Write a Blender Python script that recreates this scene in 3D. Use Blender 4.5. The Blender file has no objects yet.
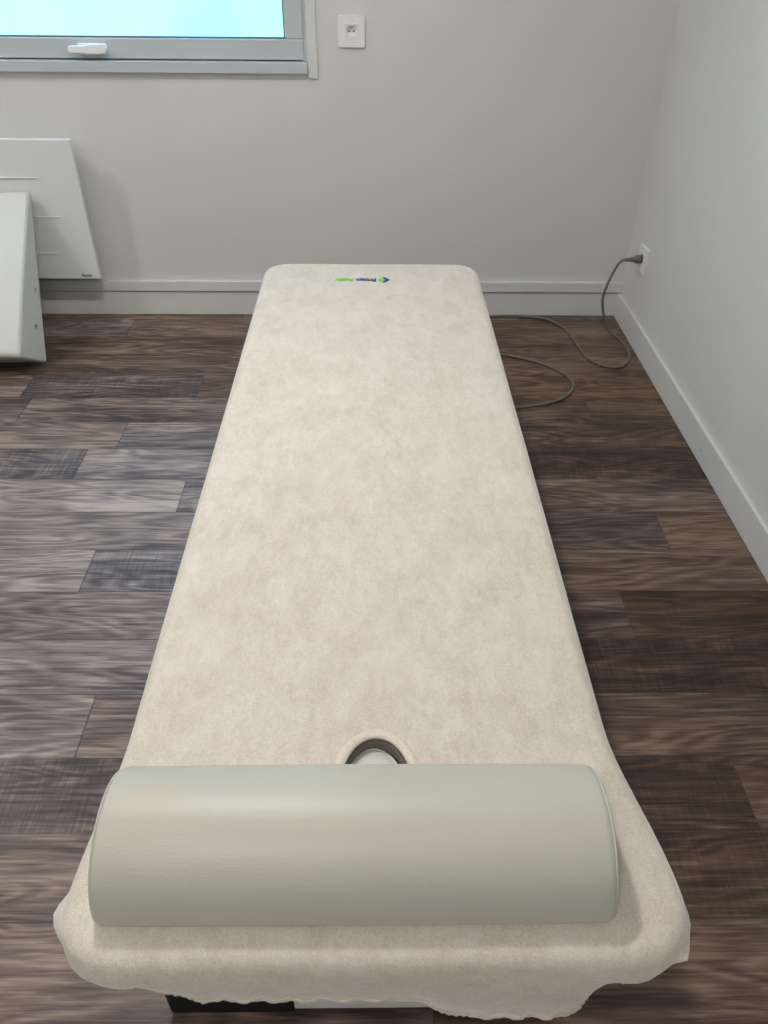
import bpy, bmesh, math, random
from mathutils import Vector, Matrix, noise
random.seed(7)
PI = math.pi
sc = bpy.context.scene
COL = sc.collection

# ------------------------------------------------------------------ materials
def new_mat(name):
    m = bpy.data.materials.new(name); m.use_nodes = True
    nt = m.node_tree; nt.nodes.clear()
    o = nt.nodes.new('ShaderNodeOutputMaterial'); b = nt.nodes.new('ShaderNodeBsdfPrincipled')
    nt.links.new(b.outputs[0], o.inputs[0])
    return m, nt, b
def N(nt, t, **kw):
    n = nt.nodes.new(t)
    for k, v in kw.items():
        if k in n.inputs.keys(): n.inputs[k].default_value = v
        else: setattr(n, k, v)
    return n
def ramp(nt, src, stops, interp='LINEAR'):
    r = nt.nodes.new('ShaderNodeValToRGB'); r.color_ramp.interpolation = interp
    e = r.color_ramp.elements
    while len(e) > 1: e.remove(e[0])
    e[0].position = stops[0][0]; e[0].color = (*stops[0][1], 1)
    for p, c in stops[1:]:
        x = e.new(p); x.color = (*c, 1)
    nt.links.new(src, r.inputs[0]); return r
def math_n(nt, op, a, b=None, c=None):
    n = nt.nodes.new('ShaderNodeMath'); n.operation = op
    for i, v in enumerate((a, b, c)):
        if v is None: continue
        if isinstance(v, (int, float)): n.inputs[i].default_value = v
        else: nt.links.new(v, n.inputs[i])
    return n.outputs[0]
def mix_c(nt, fac, a, b, blend='MIX'):
    n = nt.nodes.new('ShaderNodeMix'); n.data_type = 'RGBA'; n.blend_type = blend
    for idx, v in ((0, fac), (6, a), (7, b)):
        if isinstance(v, (int, float)): n.inputs[idx].default_value = v
        elif isinstance(v, tuple): n.inputs[idx].default_value = (*v, 1)
        else: nt.links.new(v, n.inputs[idx])
    return n.outputs[2]
def surf_mat(name, c1, c2, rough=.5, nscale=3., bump=0., bscale=200., metallic=0., spec=.5, sheen=0., coat=0.):
    """two close tones mottled by noise, plus a fine bump"""
    m, nt, b = new_mat(name)
    tc = N(nt, 'ShaderNodeTexCoord')
    n = N(nt, 'ShaderNodeTexNoise', Scale=nscale, Detail=5.0, Roughness=.6)
    nt.links.new(tc.outputs['Object'], n.inputs['Vector'])
    r = ramp(nt, n.outputs[0], [(.3, c1), (.7, c2)])
    nt.links.new(r.outputs[0], b.inputs['Base Color'])
    b.inputs['Roughness'].default_value = rough; b.inputs['Metallic'].default_value = metallic
    b.inputs['Specular IOR Level'].default_value = spec
    if sheen: b.inputs['Sheen Weight'].default_value = sheen; b.inputs['Sheen Roughness'].default_value = .5
    if coat: b.inputs['Coat Weight'].default_value = coat
    if bump:
        n2 = N(nt, 'ShaderNodeTexNoise', Scale=bscale, Detail=3.0)
        nt.links.new(tc.outputs['Object'], n2.inputs['Vector'])
        bp = N(nt, 'ShaderNodeBump', Strength=bump, Distance=.002)
        nt.links.new(n2.outputs[0], bp.inputs['Height']); nt.links.new(bp.outputs[0], b.inputs['Normal'])
    return m
def emit_mat(name, col, s):
    m = bpy.data.materials.new(name); m.use_nodes = True; nt = m.node_tree; nt.nodes.clear()
    o = nt.nodes.new('ShaderNodeOutputMaterial'); e = N(nt, 'ShaderNodeEmission', Strength=s)
    e.inputs[0].default_value = (*col, 1); nt.links.new(e.outputs[0], o.inputs[0]); return m

M = {}
M['wall'] = surf_mat('wall_paint', (.66, .655, .64), (.70, .695, .68), .6, 1.5, .25, 120, spec=.3)
M['ceiling'] = surf_mat('ceiling_paint', (.80, .80, .79), (.84, .84, .83), .8, 2)
M['trim'] = surf_mat('trim_paint', (.66, .665, .655), (.70, .705, .695), .35, 4)
M['pvc'] = surf_mat('window_pvc', (.50, .545, .57), (.54, .585, .61), .3, 4)  # base darkened and blued to carry the frame's backlit shade
M['white_plastic'] = surf_mat('white_plastic', (.80, .80, .78), (.84, .84, .82), .3, 8)
M['handle_white'] = surf_mat('handle_white', (.86, .88, .88), (.9, .92, .92), .25, 8)
M['dark_hole'] = surf_mat('dark_plastic', (.012, .012, .012), (.02, .02, .02), .5, 8)
M['gasket'] = surf_mat('grey_gasket', (.10, .14, .16), (.13, .17, .19), .6, 8)
M['radiator'] = surf_mat('radiator_enamel', (.72, .745, .745), (.75, .775, .775), .4, 3)
M['steel_white'] = surf_mat('white_powder_coat', (.75, .76, .76), (.8, .81, .81), .35, 9, .1, 300)
M['black'] = surf_mat('black_plastic', (.007, .007, .008), (.012, .012, .013), .6, 20, spec=.25)
M['metal'] = surf_mat('brushed_metal', (.55, .55, .55), (.62, .62, .62), .3, 30, metallic=1)
M['wedge'] = surf_mat('cream_vinyl', (.56, .57, .52), (.60, .61, .56), .42, 2.5, .25, 350)
M['wedge_side'] = surf_mat('cream_vinyl_side', (.46, .44, .40), (.50, .48, .43), .5, 2.5, .25, 350)
M['mattress'] = surf_mat('mattress_vinyl', (.60, .58, .50), (.63, .61, .53), .45, 3, .2, 350)
M['plug_vinyl'] = surf_mat('plug_vinyl', (.62, .62, .57), (.66, .66, .61), .4, 3, .15, 350)
M['hole_shade'] = surf_mat('hole_shade_taupe', (.10, .085, .07), (.14, .12, .10), .7, 40, .2, 300)  # dark tone stands in for the shade down the hole
M['piping'] = surf_mat('white_piping', (.78, .77, .73), (.83, .82, .78), .35, 9)
M['cord'] = surf_mat('grey_cord_rubber', (.13, .12, .10), (.17, .16, .135), .5, 20)
M['blue_ink'] = surf_mat('blue_thread', (.01, .07, .20), (.015, .10, .26), .8, 200)
M['green_ink'] = surf_mat('green_thread', (.24, .55, .06), (.32, .66, .10), .8, 200)
M['dark_ink'] = surf_mat('dark_print', (.03, .035, .03), (.05, .055, .05), .6, 50)

def cover_mat(name, ca, cb, cc):
    m, nt, b = new_mat(name)
    tc = N(nt, 'ShaderNodeTexCoord')
    n1 = N(nt, 'ShaderNodeTexNoise', Scale=17.0, Detail=6.0, Roughness=.7, Distortion=.4)
    n2 = N(nt, 'ShaderNodeTexNoise', Scale=70.0, Detail=4.0, Roughness=.7)
    n3 = N(nt, 'ShaderNodeTexNoise', Scale=420.0, Detail=2.0)
    mp = N(nt, 'ShaderNodeMapping'); mp.inputs['Scale'].default_value = (1, .55, 1)
    nt.links.new(tc.outputs['Object'], mp.inputs[0])
    for n in (n1, n2): nt.links.new(mp.outputs[0], n.inputs['Vector'])
    nt.links.new(tc.outputs['Object'], n3.inputs['Vector'])
    s = math_n(nt, 'ADD', math_n(nt, 'MULTIPLY', n1.outputs[0], .6), math_n(nt, 'MULTIPLY', n2.outputs[0], .4))
    r = ramp(nt, s, [(.36, ca), (.5, cb), (.64, cc)])
    c = mix_c(nt, .3, r.outputs[0], ramp(nt, n3.outputs[0], [(.35, (.35, .35, .35)), (.65, (.75, .75, .75))]).outputs[0], 'OVERLAY')
    nt.links.new(c, b.inputs['Base Color'])
    b.inputs['Roughness'].default_value = .95; b.inputs['Specular IOR Level'].default_value = .15
    b.inputs['Sheen Weight'].default_value = .6; b.inputs['Sheen Roughness'].default_value = .4
    h = math_n(nt, 'ADD', math_n(nt, 'MULTIPLY', n3.outputs[0], .5), math_n(nt, 'ADD', n2.outputs[0], math_n(nt, 'MULTIPLY', n1.outputs[0], 1.2)))
    bp = N(nt, 'ShaderNodeBump', Strength=.45, Distance=.004)
    nt.links.new(h, bp.inputs['Height']); nt.links.new(bp.outputs[0], b.inputs['Normal'])
    return m
M['cover'] = cover_mat('terry_velour', (.57, .50, .422), (.645, .574, .494), (.705, .643, .57))
M['rim'] = cover_mat('terry_binding', (.66, .57, .48), (.72, .63, .54), (.76, .68, .59))
M['hem'] = cover_mat('terry_hem', (.56, .49, .41), (.63, .56, .48), (.69, .63, .55))

def bolster_mat():
    m, nt, b = new_mat('bolster_vinyl')
    tc = N(nt, 'ShaderNodeTexCoord')
    n = N(nt, 'ShaderNodeTexNoise', Scale=5.0, Detail=4.0)
    nt.links.new(tc.outputs['Object'], n.inputs['Vector'])
    r = ramp(nt, n.outputs[0], [(.3, (.505, .495, .43)), (.7, (.535, .525, .46))])
    # a faint yellow-orange stain near the upper left end
    vm = nt.nodes.new('ShaderNodeVectorMath'); vm.operation = 'DISTANCE'
    nt.links.new(tc.outputs['Object'], vm.inputs[0]); vm.inputs[1].default_value = (-.262, .50, .612)
    d = math_n(nt, 'ADD', vm.outputs['Value'], math_n(nt, 'MULTIPLY', n.outputs[0], .02))
    st = ramp(nt, d, [(.012, (.42, .42, .42)), (.055, (0, 0, 0))])
    c = mix_c(nt, st.outputs[0], r.outputs[0], (.60, .47, .33))
    nt.links.new(c, b.inputs['Base Color'])
    b.inputs['Roughness'].default_value = .42; b.inputs['Specular IOR Level'].default_value = .45
    v = N(nt, 'ShaderNodeTexVoronoi', Scale=420.0)
    mp = N(nt, 'ShaderNodeMapping'); mp.inputs['Scale'].default_value = (.45, 1, 1)
    nt.links.new(tc.outputs['Object'], mp.inputs[0])
    n2 = N(nt, 'ShaderNodeTexNoise', Scale=190.0, Detail=5.0)
    nt.links.new(mp.outputs[0], v.inputs['Vector']); nt.links.new(mp.outputs[0], n2.inputs['Vector'])
    h = math_n(nt, 'ADD', v.outputs[0], n2.outputs[0])
    bp = N(nt, 'ShaderNodeBump', Strength=.14, Distance=.0012)
    nt.links.new(h, bp.inputs['Height']); nt.links.new(bp.outputs[0], b.inputs['Normal'])
    return m
M['bolster'] = bolster_mat()

def pane_mat():
    m, nt, b = new_mat('frosted_daylit_glass')
    tc = N(nt, 'ShaderNodeTexCoord')
    n = N(nt, 'ShaderNodeTexNoise', Scale=2.2, Detail=3.0)
    nt.links.new(tc.outputs['Object'], n.inputs['Vector'])
    r = ramp(nt, n.outputs[0], [(.35, (.28, .98, 1.45)), (.65, (.37, 1.08, 1.50))])
    b.inputs['Base Color'].default_value = (.02, .025, .03, 1); b.inputs['Roughness'].default_value = .35
    nt.links.new(r.outputs[0], b.inputs['Emission Color']); b.inputs['Emission Strength'].default_value = PANE
    return m

def floor_mat():
    m, nt, b = new_mat('vinyl_wood_planks')
    uv = N(nt, 'ShaderNodeUVMap'); uv.uv_map = 'plank'      # u,v in metres inside each plank, shifted by a random amount
    uv2 = N(nt, 'ShaderNodeUVMap'); uv2.uv_map = 'cell'     # 0..1 inside the plank
    at = N(nt, 'ShaderNodeAttribute'); at.attribute_name = 'plank_tone_sheen'   # tone, greyness painting the window sheen, saw marks
    sp = N(nt, 'ShaderNodeSeparateColor'); nt.links.new(at.outputs['Color'], sp.inputs[0])
    def mp(sx, sy):
        q = N(nt, 'ShaderNodeMapping'); q.inputs['Scale'].default_value = (sx, sy, 1)
        nt.links.new(uv.outputs[0], q.inputs[0]); return q.outputs[0]
    fine = N(nt, 'ShaderNodeTexNoise', Scale=1.0, Detail=6.0, Roughness=.65, Distortion=.3); nt.links.new(mp(7, 150), fine.inputs['Vector'])
    mid = N(nt, 'ShaderNodeTexNoise', Scale=1.0, Detail=5.0, Roughness=.6, Distortion=.8); nt.links.new(mp(2.2, 22), mid.inputs['Vector'])
    big = N(nt, 'ShaderNodeTexNoise', Scale=1.0, Detail=3.0, Roughness=.5); nt.links.new(mp(1.6, 7), big.inputs['Vector'])
    # cathedral rings: distance field warped by low noise
    warp = N(nt, 'ShaderNodeTexNoise', Scale=1.0, Detail=2.0, Roughness=.4, Distortion=.2); nt.links.new(mp(1.5, 9), warp.inputs['Vector'])
    rings = math_n(nt, 'SINE', math_n(nt, 'MULTIPLY', warp.outputs[0], 85.0))
    rings = math_n(nt, 'MULTIPLY', math_n(nt, 'ADD', rings, 1.0), .5)
    # saw marks across the plank
    saw = N(nt, 'ShaderNodeTexNoise', Scale=1.0, Detail=2.0, Roughness=.6); nt.links.new(mp(140, 9), saw.inputs['Vector'])
    s = math_n(nt, 'ADD', math_n(nt, 'MULTIPLY', fine.outputs[0], .52), math_n(nt, 'MULTIPLY', mid.outputs[0], .34))
    s = math_n(nt, 'ADD', s, math_n(nt, 'MULTIPLY', big.outputs[0], .34))
    ringw = math_n(nt, 'MULTIPLY', rings, .085)
    s = math_n(nt, 'ADD', s, ringw)
    sawm = math_n(nt, 'MULTIPLY', math_n(nt, 'SUBTRACT', saw.outputs[0], .5), math_n(nt, 'MULTIPLY', sp.outputs[2], .24))
    s = math_n(nt, 'ADD', s, sawm)
    s = math_n(nt, 'ADD', s, math_n(nt, 'MULTIPLY', math_n(nt, 'SUBTRACT', sp.outputs[0], .5), .34))
    r = ramp(nt, s, [(.45, (.017, .0060, .0032)), (.56, (.047, .0205, .0105)), (.65, (.102, .053, .0295)), (.78, (.23, .142, .088))])
    grey = ramp(nt, s, [(.45, (.030, .022, .024)), (.55, (.108, .081, .087)), (.65, (.240, .194, .192)), (.79, (.49, .42, .38))])  # paler grey range: window sheen painted into the left planks
    c = mix_c(nt, sp.outputs[1], r.outputs[0], grey.outputs[0])
    # seams
    sx = N(nt, 'ShaderNodeSeparateXYZ'); nt.links.new(uv2.outputs[0], sx.inputs[0])
    def edge(v, w):
        e = math_n(nt, 'MINIMUM', v, math_n(nt, 'SUBTRACT', 1.0, v)); return math_n(nt, 'LESS_THAN', e, w)
    seam = math_n(nt, 'MAXIMUM', edge(sx.outputs[1], .009), edge(sx.outputs[0], .0012))
    c = mix_c(nt, math_n(nt, 'MULTIPLY', seam, .65), c, (.018, .012, .009))
    nt.links.new(c, b.inputs['Base Color'])
    rr = math_n(nt, 'MULTIPLY_ADD', fine.outputs[0], .18, .33)
    nt.links.new(rr, b.inputs['Roughness']); b.inputs['Specular IOR Level'].default_value = .5
    h = math_n(nt, 'SUBTRACT', math_n(nt, 'ADD', fine.outputs[0], math_n(nt, 'MULTIPLY', sawm, 2.0)), math_n(nt, 'MULTIPLY', seam, 1.0))
    bp = N(nt, 'ShaderNodeBump', Strength=.25, Distance=.0012)
    nt.links.new(h, bp.inputs['Height']); nt.links.new(bp.outputs[0], b.inputs['Normal'])
    return m

# ------------------------------------------------------------------ tuning
PANE = 1.65
LAMP = 300.0
EXPOSURE = 0.17

# ------------------------------------------------------------------ mesh helpers
def obj(name, bm, mat, parent=None, smooth=False, bevel=0., seg=2, kind=None):
    bmesh.ops.recalc_face_normals(bm, faces=bm.faces[:])
    me = bpy.data.meshes.new(name); bm.to_mesh(me); bm.free()
    o = bpy.data.objects.new(name, me); COL.objects.link(o)
    me.materials.append(mat)
    if smooth:
        for p in me.polygons: p.use_smooth = True
    if bevel:
        md = o.modifiers.new('bevel', 'BEVEL'); md.width = bevel; md.segments = seg; md.limit_method = 'ANGLE'; md.angle_limit = .6
        for p in me.polygons: p.use_smooth = True
        md.harden_normals = True
    if parent is not None:
        o.parent = parent; o.matrix_parent_inverse = Matrix.Identity(4)
        o.location = -Vector(parent_world(parent))
    if kind: o['kind'] = kind
    return o
def parent_world(p):
    v = Vector((0, 0, 0))
    while p is not None: v += p.location; p = p.parent
    return v
def thing(name, label, cat, loc, group=None):
    o = bpy.data.objects.new(name, None); COL.objects.link(o); o.location = loc; o.empty_display_size = .1
    o['label'] = label; o['category'] = cat
    if group: o['group'] = group
    return o
def tag(o, label, cat, group=None):
    o['label'] = label; o['category'] = cat
    if group: o['group'] = group
def box(bm, x0, x1, y0, y1, z0, z1, rot=None):
    v = [bm.verts.new((x, y, z)) for x in (x0, x1) for y in (y0, y1) for z in (z0, z1)]
    for f in ((0, 1, 3, 2), (4, 6, 7, 5), (0, 4, 5, 1), (2, 3, 7, 6), (0, 2, 6, 4), (1, 5, 7, 3)):
        bm.faces.new([v[i] for i in f])
    if rot is not None:
        for q in v: q.co = rot @ q.co
    return v
def bbox(*a): bm = bmesh.new(); box(bm, *a); return bm
def prism(bm, pts, axis, a0, a1):
    """closed polygon pts (2D) extruded along axis 0/1/2"""
    def P(p, a):
        return (a, p[0], p[1]) if axis == 0 else ((p[0], a, p[1]) if axis == 1 else (p[0], p[1], a))
    A = [bm.verts.new(P(p, a0)) for p in pts]; B = [bm.verts.new(P(p, a1)) for p in pts]
    bm.faces.new(A[::-1]); bm.faces.new(B)
    n = len(pts)
    for i in range(n): bm.faces.new((A[i], A[(i+1) % n], B[(i+1) % n], B[i]))
def sstep(a, b, x): t = max(0, min(1, (x-a)/(b-a))); return t*t*(3-2*t)
def catmull(pts, k=8):
    P = [Vector(p) for p in pts]; P = [P[0]*2-P[1]] + P + [P[-1]*2-P[-2]]; out = []
    for i in range(1, len(P)-2):
        a, b, c, d = P[i-1:i+3]
        for j in range(k):
            t = j/k
            out.append(.5*((2*b) + (c-a)*t + (2*a-5*b+4*c-d)*t*t + (3*b-a-3*c+d)*t**3))
    out.append(P[-2]); return out
def tube(bm, path, r, n=10, closed=False):
    path = [Vector(p) for p in path]; L = len(path); rings = []; up = None
    for i, p in enumerate(path):
        if closed: t = (path[(i+1) % L]-path[i-1]).normalized()
        else: t = (path[min(i+1, L-1)]-path[max(i-1, 0)]).normalized()
        if up is None: up = Vector((0, 0, 1)) if abs(t.z) < .9 else Vector((1, 0, 0))
        s = t.cross(up).normalized(); up = s.cross(t).normalized()
        rr = r[i] if isinstance(r, (list, tuple)) else r
        rings.append([bm.verts.new(p+rr*(math.cos(a)*s+math.sin(a)*up)) for a in (2*PI*k/n for k in range(n))])
    for i in range(L if closed else L-1):
        A = rings[i]; B = rings[(i+1) % L]
        for k in range(n): bm.faces.new((A[k], A[(k+1) % n], B[(k+1) % n], B[k]))
    if not closed: bm.faces.new(rings[0][::-1]); bm.faces.new(rings[-1])
def cyl(bm, c, axis, r, h, n=32, r2=None):
    c = Vector(c); axis = Vector(axis).normalized()
    up = Vector((0, 0, 1)) if abs(axis.z) < .9 else Vector((1, 0, 0)); s = axis.cross(up).normalized(); u = s.cross(axis)
    r2 = r if r2 is None else r2
    A = [bm.verts.new(c+r*(math.cos(2*PI*k/n)*s+math.sin(2*PI*k/n)*u)) for k in range(n)]
    B = [bm.verts.new(c+axis*h+r2*(math.cos(2*PI*k/n)*s+math.sin(2*PI*k/n)*u)) for k in range(n)]
    bm.faces.new(A[::-1]); bm.faces.new(B)
    for k in range(n): bm.faces.new((A[k], A[(k+1) % n], B[(k+1) % n], B[k]))
def text_mesh(name, s, size, mat, parent, matrix, extrude=.0004, bold=0.):
    cu = bpy.data.curves.new(name, 'FONT'); cu.body = s; cu.size = size; cu.extrude = extrude; cu.offset = bold
    t = bpy.data.objects.new(name, cu); COL.objects.link(t)
    dg = bpy.context.evaluated_depsgraph_get(); me = bpy.data.meshes.new_from_object(t.evaluated_get(dg))
    bpy.data.objects.remove(t); me.name = name
    me.transform(matrix); me.materials.clear(); me.materials.append(mat)
    o = bpy.data.objects.new(name, me); COL.objects.link(o)
    if parent is not None: o.parent = parent; o.location = -parent_world(parent)
    return o

# ------------------------------------------------------------------ room
XW, YW, H0 = 1.086, 3.244, 1.45
XL, YF, ZC = -3.3, -1.35, 2.5
PW, P0 = .1697, 2.6712

def build_floor():
    me = bpy.data.meshes.new('floor'); bm = bmesh.new()
    u1 = bm.loops.layers.uv.new('plank'); u2 = bm.loops.layers.uv.new('cell'); ca = bm.loops.layers.float_color.new('plank_tone_sheen')
    # rows counted from the window wall; X positions of the plank ends; (tone, greyness, saw marks) from left to right, left ones greyed as painted sheen
    R = random.Random(3)
    rows = {
        -1: ([-2.4, -.1], [(.5, .2, 0), (.42, .2, 0), (.5, .1, .2)]),
        -2: ([-1.7, .2], [(.5, .1, 0), (.42, .2, 0), (.45, .1, .2)]),
        0: ([-1.303, -.655, .5], [(.5, .3, 0), (.24, .55, .6), (.48, .2, 0), (.56, .0, 0)]),
        1: ([-1.256, -.05, .784], [(.45, .3, 0), (.44, .35, 0), (.38, .1, .2), (.52, .05, 0)]),
        2: ([-2.05, -.862, .35], [(.5, .4, 0), (.60, .35, 0), (.36, .9, .2), (.36, .1, .5)]),
        3: ([-.954, .25], [(.26, .9, .9), (.46, .95, 0), (.26, .1, .7)]),
        4: ([-1.8, -.593, .3], [(.4, .8, 0), (.66, .85, 0), (.34, .9, .5), (.52, .25, 0)]),
        5: ([-1.5, -.2, .852], [(.5, .8, 0), (.52, .6, 0), (.30, .35, .1), (.62, .1, 0)]),
        6: ([-.783, .3], [(.56, .85, 0), (.38, .9, .6), (.56, .15, .1)]),
        7: ([-1.9, -.3, .66], [(.4, .8, 0), (.50, .55, 0), (.42, .25, 0), (.28, .0, .4)]),
        8: ([-1.4, -.1], [(.5, .8, 0), (.40, .8, .1), (.26, .05, 1)]),
        9: ([-.641, .4], [(.46, .7, 0), (.56, .4, 0), (.44, .15, .1)]),
        10: ([-1.5, -.2, .774], [(.4, .8, 0), (.16, .55, 1), (.22, .05, .7), (.44, .1, 0)]),
        11: ([-1.7, -.3, .95], [(.5, .3, 0), (.52, .35, 0), (.26, .05, .6), (.3, .1, 0)]),
        12: ([-1.2, .1], [(.4, .3, 0), (.42, .35, 0), (.46, .15, 0)]),
    }
    y = P0; k = 0
    kmin = -int((YW-P0)//PW)-1; kmax = int((P0-YF)//PW)+1
    for k in range(kmin, kmax):
        y1 = P0-k*PW; y0 = y1-PW; y1c = min(y1, YW+.05); y0c = max(y0, YF-.05)
        if k in rows: js, tn = rows[k]
        else:
            o = R.random()*1.2; js = [XL+o+1.22*i for i in range(4)]; tn = [(R.uniform(.3, .6), R.random()*.6, R.random()*.5) for _ in range(5)]
        xs = [XL-.05]+[j for j in js if XL < j < XW]+[XW+.05]
        for i in range(len(xs)-1):
            a, b = xs[i], xs[i+1]
            f = bm.faces.new([bm.verts.new(p) for p in ((a, y0c, 0), (b, y0c, 0), (b, y1c, 0), (a, y1c, 0))])
            du, dv = R.random()*40, R.random()*40; t = tn[min(i, len(tn)-1)]
            for lp in f.loops:
                c = lp.vert.co
                lp[u1].uv = (c.x+du, c.y+dv); lp[u2].uv = ((c.x-a)/(b-a), (c.y-y0)/PW); lp[ca] = (t[0], t[1], t[2], 1)
    bm.to_mesh(me); bm.free(); me.materials.append(floor_mat())
    o = bpy.data.objects.new('floor', me); COL.objects.link(o); o['kind'] = 'structure'
build_floor()

WX0, WX1, WZ0, WZ1 = -1.85, -.242, .962, 1.98         # window opening
bm = bmesh.new(); T = .25
box(bm, XL-.1, WX0, YW, YW+T, -.02, ZC); box(bm, WX1, XW+.1, YW, YW+T, -.02, ZC)
box(bm, WX0, WX1, YW, YW+T, -.02, WZ0); box(bm, WX0, WX1, YW, YW+T, WZ1, ZC)
obj('wall_back', bm, M['wall'], kind='structure')
obj('wall_right', bbox(XW, XW+.1, YF-.1, YW, -.02, ZC), M['wall'], kind='structure')
obj('wall_left', bbox(XL-.1, XL, YF-.1, YW, -.02, ZC), M['wall'], kind='structure')
obj('wall_front', bbox(XL, XW, YF-.1, YF, -.02, ZC), M['wall'], kind='structure')
obj('ceiling', bbox(XL-.1, XW+.1, YF-.1, YW+.1, ZC, ZC+.1), M['ceiling'], kind='structure')
# skirting: a flat board, and above it on the window wall a shallow ledge strip
obj('baseboard_right', bbox(XW-.014, XW, YF, YW, 0, .106), M['trim'], bevel=.003, kind='structure')
obj('baseboard_left', bbox(XL, XL+.014, YF, YW, 0, .106), M['trim'], bevel=.003, kind='structure')
obj('baseboard_front', bbox(XL+.014, XW-.014, YF, YF+.014, 0, .106), M['trim'], bevel=.003, kind='structure')
obj('baseboard_back', bbox(XL+.014, XW-.014, YW-.012, YW, 0, .104), M['trim'], bevel=.002, kind='structure')
obj('trim_1', bbox(XL, XW, YW-.020, YW, .109, .155), M['trim'], bevel=.004, seg=3, kind='structure')
bm = bmesh.new(); cyl(bm, (XW-.014, 2.09, .047), (-1, 0, 0), .004, .0015, 12)
o = obj('screw_head', bm, M['metal']); tag(o, 'small screw head in the white baseboard of the right wall', 'screw')

# window
def frame_bm(x0, x1, z0, z1, w, y0, y1):
    bm = bmesh.new()
    box(bm, x0, x1, y0, y1, z0, z0+w); box(bm, x0, x1, y0, y1, z1-w, z1)
    box(bm, x0, x0+w, y0, y1, z0+w, z1-w); box(bm, x1-w, x1, y0, y1, z0+w, z1-w)
    return bm
win = bpy.data.objects.new('window_1', None); COL.objects.link(win); win.location = (-1.045, YW, .98); win['kind'] = 'structure'
obj('window_frame', frame_bm(WX0, WX1, WZ0, WZ1, .018, YW+.004, YW+.07), M['pvc'], win, bevel=.002)
sash = obj('window_sash', frame_bm(WX0+.020, WX1-.010, .984, 1.96, .066, YW-.002, YW+.05), M['pvc'], win, bevel=.004, seg=3)
obj('gasket', frame_bm(WX0+.084, WX1-.074, 1.048, 1.896, .007, YW+.004, YW+.03), M['gasket'], sash)
obj('glass_pane', bbox(WX0+.09, WX1-.08, YW+.016, YW+.022, 1.053, 1.892), pane_mat(), sash)
# lever handle lying along the bottom rail
bm = bmesh.new(); box(bm, -1.066, -.993, YW-.010, YW-.002, .996, 1.034)
hd = obj('window_handle', bm, M['handle_white'], sash, bevel=.004, seg=3)
bm = bmesh.new()
prism(bm, [(q[0]+.012, q[1]) for q in [(-1.108, 1.012), (-1.104, 1.028), (-1.045, 1.030), (-1.04, 1.034), (-.972, 1.036), (-.966, 1.026), (-.974, 1.004), (-1.04, 1.002), (-1.05, 1.006), (-1.098, 1.006)]], 1, YW-.040, YW-.022)
obj('lever', bm, M['handle_white'], hd, bevel=.005, seg=3)
bm = bmesh.new(); cyl(bm, (-1.008, YW-.024, 1.015), (0, 1, 0), .011, .018, 20); obj('spindle', bm, M['metal'], hd, smooth=False)
bm = bmesh.new()
for i in range(6): box(bm, -1.022+i*.010, -1.0185+i*.010, YW-.0412, YW-.0395, 1.007, 1.030)
obj('grip_ridge', bm, M['handle_white'], hd)
obj('window_sill', bbox(WX0-.004, WX1+.002, YW-.022, YW+.004, .942, .980), M['pvc'], win, bevel=.003)
obj('under_sill_batten', bbox(WX0-.004, WX1+.002, YW-.006, YW, .926, .942), M['trim'], win)
obj('casing_strip', bbox(WX1+.003, WX1+.038, YW-.009, YW, .926, 2.03), M['trim'], win, bevel=.002)
obj('casing_strip', bbox(WX0-.041, WX0-.006, YW-.009, YW, .926, 2.03), M['trim'], win, bevel=.002)
obj('casing_strip', bbox(WX0-.041, WX1+.038, YW-.009, YW, 2.032, 2.067), M['trim'], win, bevel=.002)

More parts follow.
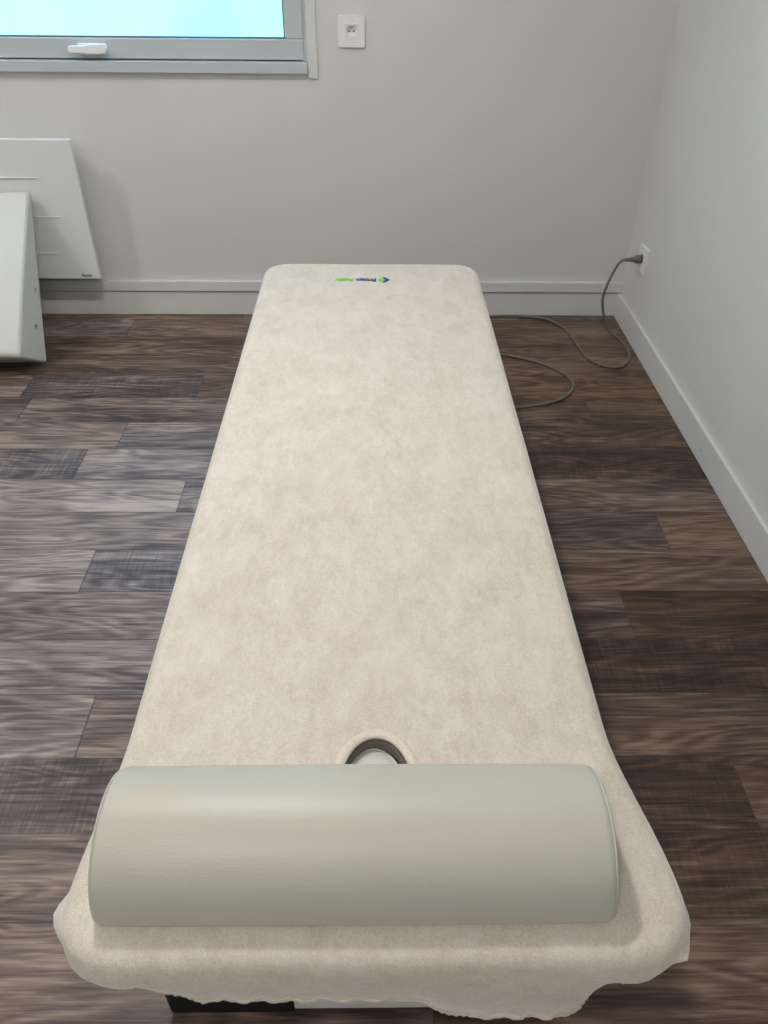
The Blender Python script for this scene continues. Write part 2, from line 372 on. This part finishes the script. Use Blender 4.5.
# ------------------------------------------------------------------ sockets (French type)
def ring_plate(bm, pts, q, y0, y1):
    n = len(pts); rows = []
    for y, inner in ((y0, 0), (y1, 0), (y1, 1), (y0, 1)):
        rg = []
        for (x, z) in pts:
            if inner: f = q/max(abs(x), abs(z)); rg.append(bm.verts.new((x*f, y, z*f)))
            else: rg.append(bm.verts.new((x, y, z)))
        rows.append(rg)
    for a in range(4):
        A, B = rows[a], rows[(a+1) % 4]
        for k in range(n): bm.faces.new((A[k], A[(k+1) % n], B[(k+1) % n], B[k]))
def make_socket(name, label, origin, facing):
    """built in a local frame: x right, z up, -y towards the room"""
    t = thing(name, label, 'wall socket', origin, 'white wall sockets')
    def P(nm, bm, mat, **kw):
        par = kw.pop('par', t)
        o = obj(nm, bm, mat, None, **kw); o.parent = par; return o
    pts = []
    hw, hh, r = .048, .049, .006
    for cx, cz, a0 in ((hw-r, hh-r, 0), (-hw+r, hh-r, 90), (-hw+r, -hh+r, 180), (hw-r, -hh+r, 270)):
        for k in range(6):
            a = math.radians(a0+18*k); pts.append((cx+r*math.cos(a), cz+r*math.sin(a)))
    bm = bmesh.new(); ring_plate(bm, pts, .0225, -.010, 0)
    P('cover_plate', bm, M['white_plastic'], bevel=.0035, seg=3)
    ins = P('insert', frame_bm(-.0255, .0255, -.0255, .0255, .003, -.0125, -.006), M['white_plastic'], bevel=.001)
    # round well: annular face plate + recessed cup
    bm = bmesh.new(); n = 40; R0 = .0195
    outer = []
    for k in range(n):
        a = 2*PI*k/n; c, s = math.cos(a), math.sin(a); q = .0228/max(abs(c), abs(s)); outer.append((c*q, s*q))
    yo, yi = -.0118, -.0015
    A = [bm.verts.new((p[0], yo, p[1])) for p in outer]
    B = [bm.verts.new((R0*math.cos(2*PI*k/n), yo, R0*math.sin(2*PI*k/n))) for k in range(n)]
    C_ = [bm.verts.new((R0*.95*math.cos(2*PI*k/n), -.0008, R0*.95*math.sin(2*PI*k/n))) for k in range(n)]
    for k in range(n):
        j = (k+1) % n
        bm.faces.new((A[k], A[j], B[j], B[k])); bm.faces.new((B[k], B[j], C_[j], C_[k]))
    bm.faces.new(C_)
    P('socket_well', bm, M['white_plastic'], par=ins)
    bm = bmesh.new()
    for sx in (-1, 1): cyl(bm, (sx*.0085, -.0008, 0), (0, -1, 0), .0032, .0006, 16)
    P('pin_hole', bm, M['dark_hole'], par=ins)
    bm = bmesh.new(); cyl(bm, (0, -.0008, .010), (0, -1, 0), .0024, .010, 14)
    P('earth_pin', bm, M['metal'], par=ins)
    t.rotation_euler = (0, 0, facing)
    return t
make_socket('wall_socket', 'white square wall socket, empty, beside the window', (-.078, YW, 1.076), 0)
make_socket('wall_socket', 'white wall socket low on the right wall with the grey plug in it', (XW, 3.040, .328), -PI/2)

# ------------------------------------------------------------------ power cord with plug
pc = thing('power_cord', 'grey power cord looping on the floor, plugged into the right wall socket', 'power cord', (.9, 2.9, 0))
zf = .0052
path = [(1.006, 3.040, .326), (.986, 3.038, .309), (.966, 3.034, .262), (.953, 3.032, .215), (.948, 3.035, .165), (.961, 3.04, .108), (.982, 3.045, .055), (1.006, 3.042, .018),
        (1.036, 3.000, zf), (1.048, 2.925, zf), (1.040, 2.835, zf), (1.006, 2.765, zf), (.957, 2.737, zf), (.903, 2.760, zf), (.862, 2.826, zf), (.847, 2.942, zf), (.826, 3.085, zf), (.761, 3.185, zf), (.655, 3.213, zf), (.565, 3.214, zf),
        (.45, 3.195, zf), (.34, 3.10, zf), (.30, 2.97, zf), (.37, 2.885, zf), (.507, 2.852, zf), (.63, 2.799, zf), (.717, 2.724, zf), (.757, 2.655, zf), (.759, 2.581, zf), (.714, 2.506, zf), (.63, 2.455, zf), (.512, 2.424, zf), (.35, 2.38, zf), (.18, 2.25, zf), (.09, 2.05, zf), (.05, 1.80, .03), (.03, 1.70, .10)]
bm = bmesh.new(); tube(bm, catmull(path, 8), .0053, 10)
obj('cable', bm, M['cord'], pc, smooth=True)
bm = bmesh.new()
xs = [(1.0745, .0175), (1.062, .0175), (1.052, .0165), (1.046, .0105), (1.034, .0095), (1.020, .0075), (1.004, .0058)]
tube(bm, [(x, 3.040, .328-.0006*i) for i, (x, _) in enumerate(xs)], [r for _, r in xs], 20)
pl = obj('plug', bm, M['cord'], pc, smooth=True)

# ------------------------------------------------------------------ radiator
rx0, rx1, rz0, rz1, ry = -1.93, -1.139, .195, .733, YW-.1
rad = thing('electric_radiator', 'flat white electric panel radiator on the wall under the window', 'radiator', ((rx0+rx1)/2, YW-.05, rz0))
bm = bmesh.new(); box(bm, rx0, rx1, ry, ry+.024, rz0, rz1)
obj('front_panel', bm, M['radiator'], rad, bevel=.003, seg=3)
bm = bmesh.new()
for z, xr in ((.596, -1.296), (.449, -1.236), (.304, -1.289)): box(bm, rx0+.06, xr, ry-.004, ry+.0005, z-.0018, z+.0018)
obj('rib', bm, M['radiator'], rad, bevel=.0008)
obj('rear_housing', bbox(rx0+.05, rx1-.03, ry+.024, YW-.028, rz0+.02, rz1-.03), M['radiator'], rad, bevel=.004)
for x in (rx0+.15, rx1-.14): obj('wall_bracket', bbox(x-.015, x+.015, YW-.03, YW, rz0+.06, rz1-.08), M['steel_white'], rad)
text_mesh('brand_lettering', 'Sauter', .0165, M['dark_ink'], rad, Matrix.Translation((-1.214, ry-.0006, .206)) @ Matrix.Rotation(PI/2, 4, 'X'), .0003, .0004)

# ------------------------------------------------------------------ wedge cushion
wx1, wx0 = -1.328, -1.93
wd = thing('wedge_cushion', 'cream vinyl wedge cushion tilted back against the radiator', 'wedge cushion', (wx1, 2.80, 0))

def soft_poly(pts, r, n=6):
    out = []; L = len(pts)
    for i in range(L):
        p = Vector(pts[i]); a = (Vector(pts[i-1])-p).normalized(); b = (Vector(pts[(i+1) % L])-p).normalized()
        ang = a.angle(b); rr = r[i] if isinstance(r, (list, tuple)) else r
        d = rr/math.tan(ang/2); c = p+(a+b).normalized()*(rr/math.sin(ang/2))
        s = p+a*d-c; e = p+b*d-c; a0 = math.atan2(s.y, s.x); a1 = math.atan2(e.y, e.x); da = (a1-a0+PI) % (2*PI)-PI
        for k in range(n+1): t = a0+da*k/n; out.append((c.x+rr*math.cos(t), c.y+rr*math.sin(t)))
    return out
Cp, Ap, A2, Bp = (2.772, .001), (3.135, .540), (3.112, .553), (2.640, .092)
prof = soft_poly([Cp, Ap, A2, Bp], [.010, .009, .009, .018])
def resample(poly, n):
    P = [Vector(p) for p in poly]; L = [0]
    for i in range(len(P)): L.append(L[-1]+(P[(i+1) % len(P)]-P[i]).length)
    out = []; j = 0
    for k in range(n):
        s = L[-1]*k/n
        while L[j+1] < s: j += 1
        t = (s-L[j])/max(1e-9, L[j+1]-L[j]); out.append(P[j].lerp(P[(j+1) % len(P)], t))
    return out
def cushion(profile, x0, x1, r, bulge=0., n=180, st=26):
    """profile (y,z) swept along x, its ends rounded over r; bulge swells the long faces"""
    pr = resample(profile, n); c = sum(pr, Vector((0, 0)))/n
    nor = []
    for i in range(n):
        t = pr[(i+1) % n]-pr[i-1]; nor.append(Vector((t.y, -t.x)).normalized())
    if sum((pr[i]-c).dot(nor[i]) for i in range(n)) < 0: nor = [-q for q in nor]
    bm = bmesh.new(); rings = []
    xs = []
    for k in range(7): a = PI/2*k/6; xs.append((x0+r*(1-math.sin(a)), r*(1-math.cos(a))))
    xs = [(x0+r*(1-math.cos(PI/2*k/6)), r*(1-math.sin(PI/2*k/6))) for k in range(7)]
    for k in range(1, st): t = k/st; xs.append((x0+r+(x1-x0-2*r)*t, -bulge*math.sin(PI*t)))
    xs += [(x1-r*(1-math.cos(PI/2*k/6)), r*(1-math.sin(PI/2*k/6))) for k in range(6, -1, -1)]
    for x, ins in xs: rings.append([bm.verts.new((x, *(pr[i]-nor[i]*ins))) for i in range(n)])
    for A, B in zip(rings, rings[1:]):
        for i in range(n): bm.faces.new((A[i], A[(i+1) % n], B[(i+1) % n], B[i]))
    for R_, s in ((rings[0], -1), (rings[-1], 1)):
        cc = sum((v.co for v in R_), Vector())/n
        prev = R_
        for f in (.85, .55, .25):
            nw = [bm.verts.new(cc+(v.co-cc)*f+Vector((s*bulge*.6*(1-f*f), 0, 0))) for v in R_]
            for i in range(n): bm.faces.new((prev[i], prev[(i+1) % n], nw[(i+1) % n], nw[i]))
            prev = nw
        bm.faces.new(prev)
    return bm
def puff(y, z):
    # the lower rear corner of the side panel stands out to the side
    d = (Ap[0]-Cp[0])*(Bp[1]-Cp[1])-(Bp[0]-Cp[0])*(Ap[1]-Cp[1])
    a = ((y-Cp[0])*(Bp[1]-Cp[1])-(Bp[0]-Cp[0])*(z-Cp[1]))/d; b = ((Ap[0]-Cp[0])*(z-Cp[1])-(y-Cp[0])*(Ap[1]-Cp[1]))/d
    return .040*max(0, min(1, 1-a-b))
wbm = cushion(prof, wx0, wx1, .010, .001)
for v in wbm.verts: v.co.x += puff(v.co.y, v.co.z)*sstep(wx1-.35, wx1-.02, v.co.x)
body = obj('cushion_body', wbm, M['wedge'], wd, smooth=True)
# side seams
for x in (wx1-.009, wx0+.009):
    bm = bmesh.new(); tube(bm, [(x+(puff(p.x, p.y) if x > -1.6 else 0), p.x, p.y) for p in resample(prof, 120)], .0018, 6, closed=True); obj('seam', bm, M['wedge'], wd, smooth=True)
for (y, z) in ((2.897, .250), (2.805, .140)):
    bm = bmesh.new()
    wxe = wx1+.001+puff(y, z)
    tube(bm, [(wxe, y+.0075*math.cos(2*PI*k/20), z+.0075*math.sin(2*PI*k/20)) for k in range(20)], .002, 8, closed=True)
    ey = obj('eyelet', bm, M['metal'], wd, smooth=True)
    bm = bmesh.new(); cyl(bm, (wxe-.003, y, z), (1, 0, 0), .006, .0035, 16); obj('eyelet_hole', bm, M['dark_hole'], ey)

# ------------------------------------------------------------------ treatment table
CX = -.006
HX, HY, HA, HB = .004, .576, .050, .080          # breathing hole
def lerp(a, b, t): return a+(b-a)*t
def nz(x, y, z=0): return noise.noise(Vector((x, y, z)))
def slab(y0, y1, hw, ztop, roll, corner, side, hole, lip, top_noise=0., nx=44, ny=130):
    """a padded rounded-rectangle sheet with an oval hole.
    hw(y): half width of the outline; side(px, py, nx, ny): list of (outward, z) rings after the rolled edge"""
    bm = bmesh.new(); g = {}
    Y0, Y1 = y0+roll, y1-roll
    # make grid lines land on the patch borders around the hole
    px0, px1, py0, py1 = HX-.085, HX+.085, HY-.13, HY+.13
    def lines(a, b, n, s0, s1):
        L = [lerp(a, b, i/n) for i in range(n+1)]
        i0 = min(range(n+1), key=lambda i: abs(L[i]-s0)); i1 = min(range(n+1), key=lambda i: abs(L[i]-s1))
        L[i0] = s0; L[i1] = s1; return L, i0, i1
    W = .32
    Lx, i0, i1 = lines(CX-W, CX+W, nx, px0, px1); Ly, j0, j1 = lines(Y0, Y1, ny, py0, py1)
    def shape(x, y):
        h = hw(y)-roll; u = (x-CX)/W; X, Y = u*h, y
        # squash the corners from square to round
        for cy, sg in ((Y0+corner, -1), (Y1-corner, 1)):
            a = (abs(X)-(h-corner))/corner; b = sg*(Y-cy)/corner
            if a > 0 and b > 0:
                aa = a*math.sqrt(1-b*b/2); bb = b*math.sqrt(1-a*a/2)
                X = math.copysign(h-corner+corner*aa, X); Y = cy+sg*corner*bb
        return CX+X, Y
    shape0 = shape
    def shape(x, y):
        X, Y = shape0(x, y); return X+.009*sstep(.7, .42, Y), Y
    def zt(x, y): return ztop + top_noise*(nz(x*5, y*3, 1)*.6+nz(x*14, y*5, 4)*.35)
    def skip(i, j): return i0 < i < i1 and j0 < j < j1
    for i in range(nx+1):
        for j in range(ny+1):
            if skip(i, j): continue
            x, y = shape(Lx[i], Ly[j])
            if i0 <= i <= i1 and j0 <= j <= j1: x, y = Lx[i], Ly[j]
            g[i, j] = bm.verts.new((x, y, zt(x, y)))
    for i in range(nx):
        for j in range(ny):
            if i0 <= i < i1 and j0 <= j < j1: continue
            bm.faces.new((g[i, j], g[i+1, j], g[i+1, j+1], g[i, j+1]))
    # hole patch
    per = [g[i, j0] for i in range(i0, i1)]+[g[i1, j] for j in range(j0, j1)]+[g[i, j1] for i in range(i1, i0, -1)]+[g[i0, j] for j in range(j1, j0, -1)]
    hole_ring = []
    m = len(per)
    ang = [math.atan2((v.co.y-HY)/HB, (v.co.x-HX)/HA) for v in per]
    if hole:
        prev = per
        prof_ = [(1, lerp(0, 1, k/8), None) for k in range(1, 9)]
        for k in range(1, 9):
            t = k/8; rg = []
            for v, a in zip(per, ang):
                ex, ey = HX+HA*math.cos(a), HY+HB*math.sin(a)
                rg.append(bm.verts.new((lerp(v.co.x, ex, t), lerp(v.co.y, ey, t), zt(lerp(v.co.x, ex, t), lerp(v.co.y, ey, t)))))
            for q in range(m): bm.faces.new((prev[q], prev[(q+1) % m], rg[(q+1) % m], rg[q]))
            prev = rg
        for dr, dz in lip:
            rg = [bm.verts.new((HX+(HA-dr)*math.cos(a), HY+(HB-dr)*math.sin(a), ztop+dz)) for a in ang]
            for q in range(m): bm.faces.new((prev[q], prev[(q+1) % m], rg[(q+1) % m], rg[q]))
            prev = rg
    # outline rings
    out = [g[i, 0] for i in range(nx)]+[g[nx, j] for j in range(ny)]+[g[i, ny] for i in range(nx, 0, -1)]+[g[0, j] for j in range(ny, 0, -1)]
    m = len(out); nor = []
    for k in range(m):
        t = (out[(k+2) % m].co-out[k-2].co); nor.append(Vector((t.y, -t.x, 0)).normalized())
    base = [v.co.copy() for v in out]; prev = out
    rings = []
    for k in range(1, 7):
        a = PI/2*k/6; rings.append(('r', roll*math.sin(a), -roll*(1-math.cos(a))))
    for r in rings:
        rg = [bm.verts.new(base[q]+nor[q]*r[1]+Vector((0, 0, r[2]))) for q in range(m)]
        for q in range(m): bm.faces.new((prev[q], prev[(q+1) % m], rg[(q+1) % m], rg[q]))
        prev = rg
    cols = [side(base[q], nor[q], q/m) for q in range(m)]
    edge = None
    for s in range(len(cols[0])):
        rg = [bm.verts.new(base[q]+nor[q]*(roll+cols[q][s][0])+Vector((0, 0, cols[q][s][1]-base[q].z))) for q in range(m)]
        for q in range(m): bm.faces.new((prev[q], prev[(q+1) % m], rg[(q+1) % m], rg[q]))
        prev = rg
    last = [v.co.copy() for v in prev]
    return bm, last, prev

def half_w(y): return .345+.030*sstep(.68, .42, y)

# --- the table itself
tbl = thing('treatment_table', 'white metal treatment table with padded top under the beige fitted cover', 'treatment table', (CX, 1.4, 0))
def mside(b, n, t): return [(0, .49), (0, .46), (-.004, .449), (-.012, .445)]
bm, last, ring = slab(.366, 2.474, lambda y: half_w(y)-.006, .514, .020, .05, mside, True, [(.001, -.006), (.001, -.03), (.001, -.069)])
bm.faces.new(ring)
mat_o = obj('mattress', bm, M['mattress'], tbl, smooth=True)
bm = bmesh.new(); rows = []  # dark sleeve added as painted shade inside the breathing hole
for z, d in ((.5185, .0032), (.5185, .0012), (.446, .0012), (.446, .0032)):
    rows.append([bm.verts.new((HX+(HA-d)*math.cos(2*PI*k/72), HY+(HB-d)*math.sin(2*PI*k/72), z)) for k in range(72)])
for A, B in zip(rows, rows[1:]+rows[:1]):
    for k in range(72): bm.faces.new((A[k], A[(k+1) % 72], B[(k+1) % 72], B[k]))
shade_sleeve = obj('hole_shade_sleeve', bm, M['hole_shade'], tbl, smooth=True); shade_sleeve['label'] = 'dark taupe sleeve painting the shade inside the breathing hole'
fr = bmesh.new(); box(fr, CX-.29, CX+.29, .43, 2.42, .425, .444); obj('top_board', fr, M['black'], tbl, bevel=.003)
fr = bmesh.new()
for s in (-1, 1): box(fr, CX+s*.24-.02, CX+s*.24+.02, .55, 2.30, .385, .425)
for y in (.58, 1.40, 2.25): box(fr, CX-.24, CX+.24, y-.02, y+.02, .385, .425)
obj('upper_frame', fr, M['steel_white'], tbl, bevel=.003)
# base: an H of white beams whose cross beams end in long black caps on rubber pads
fr = bmesh.new()
for y in (.519, 2.20): box(fr, CX-.125, CX+.125, y-.034, y+.034, .022, .078)
for s in (-1, 1): box(fr, CX+s*.10-.02, CX+s*.10+.02, .55, 2.17, .028, .072)
obj('base_frame', fr, M['steel_white'], tbl, bevel=.004, seg=3)
for y in (.519, 2.20):
    for s in (-1, 1):
        x0, x1 = sorted((CX+s*.120, CX+s*.328))
        cap = obj('foot_cap', bbox(x0, x1, y-.037, y+.037, .012, .081), M['black'], tbl, bevel=.010, seg=4); cap['label'] = 'black end cap of the base beam'
        bm = bmesh.new(); cyl(bm, (CX+s*.29, y, 0), (0, 0, 1), .022, .014, 24); obj('rubber_pad', bm, M['black'], cap)
# scissor lift
for s in (-1, 1):
    for (ya, yb) in ((.80, 2.0), (2.0, .80)):
        x = CX+s*(.165 if ya < yb else .195)
        a = Vector((x, ya, .065)); b = Vector((x, yb, .395)); d = (b-a); L = d.length; ang = math.atan2(d.z, d.y)
        bm = bmesh.new(); box(bm, -.012, .012, 0, L, -.02, .02, Matrix.Translation(a) @ Matrix.Rotation(ang, 4, 'X'))
        obj('lift_arm', bm, M['steel_white'], tbl, bevel=.003)
bm = bmesh.new(); cyl(bm, (CX-.21, 1.40, .23), (1, 0, 0), .012, .42, 20); obj('pivot_bar', bm, M['metal'], tbl)
for y, z in ((.80, .065), (2.0, .065), (.80, .395), (2.0, .395)):
    bm = bmesh.new(); cyl(bm, (CX-.21, y, z), (1, 0, 0), .010, .42, 16); obj('axle', bm, M['metal'], tbl)
bm = bmesh.new(); box(bm, CX-.05, CX+.05, 1.52, 1.70, .10, .20); mo = obj('lift_motor', bm, M['black'], tbl, bevel=.01, seg=3)
bm = bmesh.new(); cyl(bm, (CX, 1.53, .16), (0, -1, .35), .018, .60, 20); obj('actuator_rod', bm, M['metal'], mo)
bm = bmesh.new(); box(bm, CX-.10, CX+.10, 1.56, 1.66, .072, .10); obj('motor_bracket', bm, M['steel_white'], mo)

# --- fitted cover
cov = thing('fitted_cover', 'beige terry velour fitted cover stretched over the treatment table', 'fitted cover', (CX, 1.4, .52))
def hem_z(b, n):
    """height of the lower edge of the cover"""
    x = b.x-CX
    z = .440+.006*nz(b.x*9, b.y*5, 3)
    if n.y < -.3 and b.y < .6:
        w = sstep(-.3, -.8, n.y)
        c = .446-.042*sstep(-.27, -.20, x)-.008*sstep(-.1, .03, x)-.016*sstep(.04, .13, x)+.076*sstep(.240, .285, x)
        z = lerp(z, c+.002*nz(x*60, 0, 2), w)
    if b.y < .6 and n.x > .2: z += .036*sstep(.2, .7, n.x)*sstep(.6, .45, b.y)
    return z
def cside(b, n, t):
    hz = hem_z(b, n); z0 = b.z-.027; out = []
    front = n.y < -.3
    x = b.x-CX; s = b.y if abs(n.x) > .6 else x
    K = 12
    gl = (s if abs(n.x) > abs(n.y) else x)
    for k in range(1, K+1):
        f = k/K; z = lerp(z0, hz, f)
        g = .0035*f*math.sin(gl*150+3*nz(gl*10, 1, 0))*(.5+.5*abs(nz(gl*7, 2, 5)))      # gathers near the elastic
        wv = .006*f*nz(b.x*7, b.y*7, 7)
        bul = .004*math.sin(PI*f)
        tuck = -.012*f*f if front else -.016*sstep(.45, 1, f)
        kink = .016*math.exp(-((b.y-.44)/.018)**2)*math.exp(-((f-.45)/.35)**2) if n.x < -.6 and b.y < .6 else 0
        if n.x > .6 and b.y < .6: kink = .010*math.exp(-((b.y-.395)/.025)**2)*math.exp(-((f-.6)/.35)**2)
        drop = .010*f*sstep(.04, .12, x)*(1-sstep(.24, .27, x)) if front else 0
        out.append((g+wv+bul+tuck+kink+drop, z))
    return out
bm, last, ring = slab(.357, 2.483, half_w, .5205, .027, .05, cside, True, [(-.002, .001), (.0, .0), (.0, -.010), (.0, -.024)], top_noise=.0022, nx=60, ny=190)
# shallow wrinkles on the top
for v in bm.verts:
    x, y = v.co.x, v.co.y
    if v.co.z > .505 and not (abs(x-HX) < .1 and abs(y-HY) < .16):
        d1 = x+.026+.02*math.sin(y*5); v.co.z += .0016*math.exp(-(d1/.006)**2)*sstep(1.1, 1.25, y)*sstep(1.75, 1.5, y)
        v.co.z += .0012*math.exp(-((x-.10+.2*(y-1.2))/.008)**2)*sstep(.9, 1.0, y)*sstep(1.5, 1.3, y)
        v.co.z += .0010*math.exp(-((y-.80-.03*math.sin(x*9))/.010)**2)
body = obj('cloth', bm, M['cover'], cov, smooth=True)
# elastic hem: a gathered band following the lower edge
L = len(last); hb = bmesh.new(); pathv = []
for q in range(L):
    p0, p1 = last[q], last[(q+1) % L]
    ln = (p1-p0).length; st = max(1, int(ln/.004))
    for k in range(st): pathv.append(p0.lerp(p1, k/st))
sacc = 0; rr = []; pv = []
for i, p in enumerate(pathv):
    sacc += (p-pathv[i-1]).length if i else 0
    rr.append(.0042+.0009*math.sin(sacc*2*PI/.009)); pv.append(p+Vector((0, 0, .0007*math.sin(sacc*2*PI/.009+1))))
tube(hb, pv, rr, 8, closed=True)
obj('elastic_hem', hb, M['hem'], cov, smooth=True)
# padded binding around the breathing hole
bm = bmesh.new(); n = 96; rings = []
for k in range(n):
    a = 2*PI*k/n; c, s = math.cos(a), math.sin(a); rg = []
    for q in range(12):
        th = 2*PI*q/12; dr = .0075*math.cos(th)+.0055; dz = .0042*math.sin(th)+.0012
        rg.append(bm.verts.new((HX+(HA+dr)*c, HY+(HB+dr)*s, .5205+dz+.0005*nz(c*9, s*9, th))))
    rings.append(rg)
for k in range(n):
    A, B = rings[k], rings[(k+1) % n]
    for q in range(12): bm.faces.new((A[q], A[(q+1) % 12], B[(q+1) % 12], B[q]))
obj('hole_binding', bm, M['rim'], cov, smooth=True)
# logo printed near the far end; it reads from the far side
rz = Matrix.Rotation(PI, 4, 'Z'); zt_ = .5222
lg = text_mesh('logo_lettering', 'France', .034, M['blue_ink'], cov, Matrix.Translation((.0095, 2.338, zt_)) @ rz @ Matrix.Diagonal((.68, 1, 1, 1)), .0004, .0016); lg['label'] = 'blue lettering'
lg = text_mesh('logo_lettering', 'Activ', .034, M['green_ink'], cov, Matrix.Translation((-.062, 2.338, zt_)) @ rz @ Matrix.Diagonal((.76, 1, 1, 1)), .0004, .0018); lg['label'] = 'green lettering'
bm = bmesh.new(); prism(bm, [(.014, 2.328), (.032, 2.352), (.032, 2.304)], 2, zt_-.0005, zt_+.0004)
o = obj('logo_emblem', bm, M['green_ink'], cov); o['label'] = 'green half of the diamond emblem'
bm = bmesh.new()
prism(bm, [(.032, 2.352), (.052, 2.328), (.032, 2.304), (.032, 2.317), (.0385, 2.328), (.032, 2.339)], 2, zt_-.0005, zt_+.0004)
o = obj('logo_emblem', bm, M['blue_ink'], cov); o['label'] = 'blue half of the diamond emblem'

# --- plug in the breathing hole
pg = thing('breathing_hole_plug', 'oval cream vinyl plug set down in the breathing hole of the table', 'hole plug', (-.001, .575, .445))
px_, py_, pa, pb = 0.0, .577, .0445, .0755
bm = bmesh.new(); n = 64; prev = None
for f, z in ((.97, .4445), (1, .448), (1, .494), (.985, .499), (.93, .5025), (.7, .5045), (.35, .505)):
    rg = [bm.verts.new((px_+pa*f*math.cos(2*PI*k/n), py_+pb*f*math.sin(2*PI*k/n), z)) for k in range(n)]
    if prev is None: bm.faces.new(rg[::-1])
    else:
        for k in range(n): bm.faces.new((prev[k], prev[(k+1) % n], rg[(k+1) % n], rg[k]))
    prev = rg
bm.faces.new(prev)
obj('plug_body', bm, M['plug_vinyl'], pg, smooth=True)
bm = bmesh.new(); tube(bm, [(px_+(pa-.001)*math.cos(2*PI*k/n), py_+(pb-.001)*math.sin(2*PI*k/n), .4985) for k in range(n)], .0020, 8, closed=True)
obj('plug_piping', bm, M['piping'], pg, smooth=True)

# ------------------------------------------------------------------ half-round bolster
bo = thing('half_round_bolster', 'pale grey-green vinyl half-round bolster lying across the near end of the beige cover', 'bolster', (-.029, .499, .5225))
R_ = .0955; yc, zb = .4940, .5235
pr = [(yc-R_+.002, zb+.004)]
pr = []
for k in range(0, 61):
    a = PI-PI*k/60; pr.append((yc+R_*math.cos(a), zb+.006+(R_-.006)*math.sin(a)))
pr += [(yc+R_-.001, zb+.002), (yc+R_-.006, zb), (yc-R_+.006, zb), (yc-R_+.001, zb+.002)]
bm = cushion(pr, -.322, .280, .013, .0012, n=220, st=30)
obj('bolster_body', bm, M['bolster'], bo, smooth=True)
yz_c = Vector((yc, zb+R_*.45))
for x, sg in ((-.3185, -1), (.2765, 1)):                 # stitched seam round each end panel
    pp = [yz_c+(p-yz_c)*((R_-.0055)/R_) for p in resample(pr, 160)]
    bm = bmesh.new(); tube(bm, [(x, p.x, p.y) for p in pp], .0016, 6, closed=True); obj('end_seam', bm, M['bolster'], bo, smooth=True)
for x in ():
    bm = bmesh.new(); tube(bm, [(x, p.x, p.y) for p in resample(pr, 160)], .0014, 6, closed=True); s = obj('seam', bm, M['bolster'], bo, smooth=True)

# ------------------------------------------------------------------ ceiling lamps and added fill spots
lamp_mat = emit_mat('lamp_diffuser', (1.0, .962, .915), LAMP)
lamp_mid = emit_mat('lamp_diffuser_left', (1.0, .962, .915), LAMP*.72)
fill_added = emit_mat('fill_diffuser_added', (1.0, .962, .915), LAMP*.5)  # unseen fill light behind the viewer, added to brighten the room
for (x, y, lab) in ((-2.40, 2.28, 'round white ceiling spot above the left corner by the window'), (-.45, 1.62, 'round white ceiling spot above the treatment table'),
                    (-2.62, -.30, 'added fill light, round white ceiling spot in the left corner behind the viewer'), (-.45, -.55, 'added fill light, round white ceiling spot behind the viewer')):
    t = thing('ceiling_spot', lab, 'ceiling lamp', (x, y, ZC), 'recessed ceiling spots')
    bm = bmesh.new(); tube(bm, [(x+0.098*math.cos(2*PI*k/40), y+0.098*math.sin(2*PI*k/40), ZC-.004) for k in range(40)], .008, 8, closed=True); obj('trim_ring', bm, M['white_plastic'], t, smooth=True)
    bm = bmesh.new(); cyl(bm, (x, y, ZC), (0, 0, -1), .091, .005, 40); obj('diffuser', bm, (lamp_mat if x > -1 else lamp_mid) if y > 0 else fill_added, t)

# ------------------------------------------------------------------ world, camera, view
w = bpy.data.worlds.new('world'); sc.world = w; w.use_nodes = True
bg = w.node_tree.nodes['Background']; sky = w.node_tree.nodes.new('ShaderNodeTexSky'); sky.sky_type = 'HOSEK_WILKIE'
w.node_tree.links.new(sky.outputs[0], bg.inputs[0]); bg.inputs[1].default_value = .5
cd = bpy.data.cameras.new('camera'); cam = bpy.data.objects.new('camera', cd); COL.objects.link(cam)
F = Vector((0.01381961, 0.78270513, -0.62223927)).normalized(); Rv = Vector((0.99990449, -0.01093911, 0.00844722))
U = Rv.cross(F).normalized(); Rv = F.cross(U).normalized()
mt = Matrix((Rv, U, -F)).transposed().to_4x4(); mt.translation = (0, 0, H0); cam.matrix_world = mt
cd.sensor_fit = 'VERTICAL'; cd.sensor_height = 24; cd.lens = 771.7/1024*24; cd.clip_start = .02
sc.camera = cam
sc.view_settings.view_transform = 'Standard'; sc.view_settings.look = 'None'
sc.view_settings.gamma = 1; sc.view_settings.use_curve_mapping = False; sc.view_settings.exposure = EXPOSURE
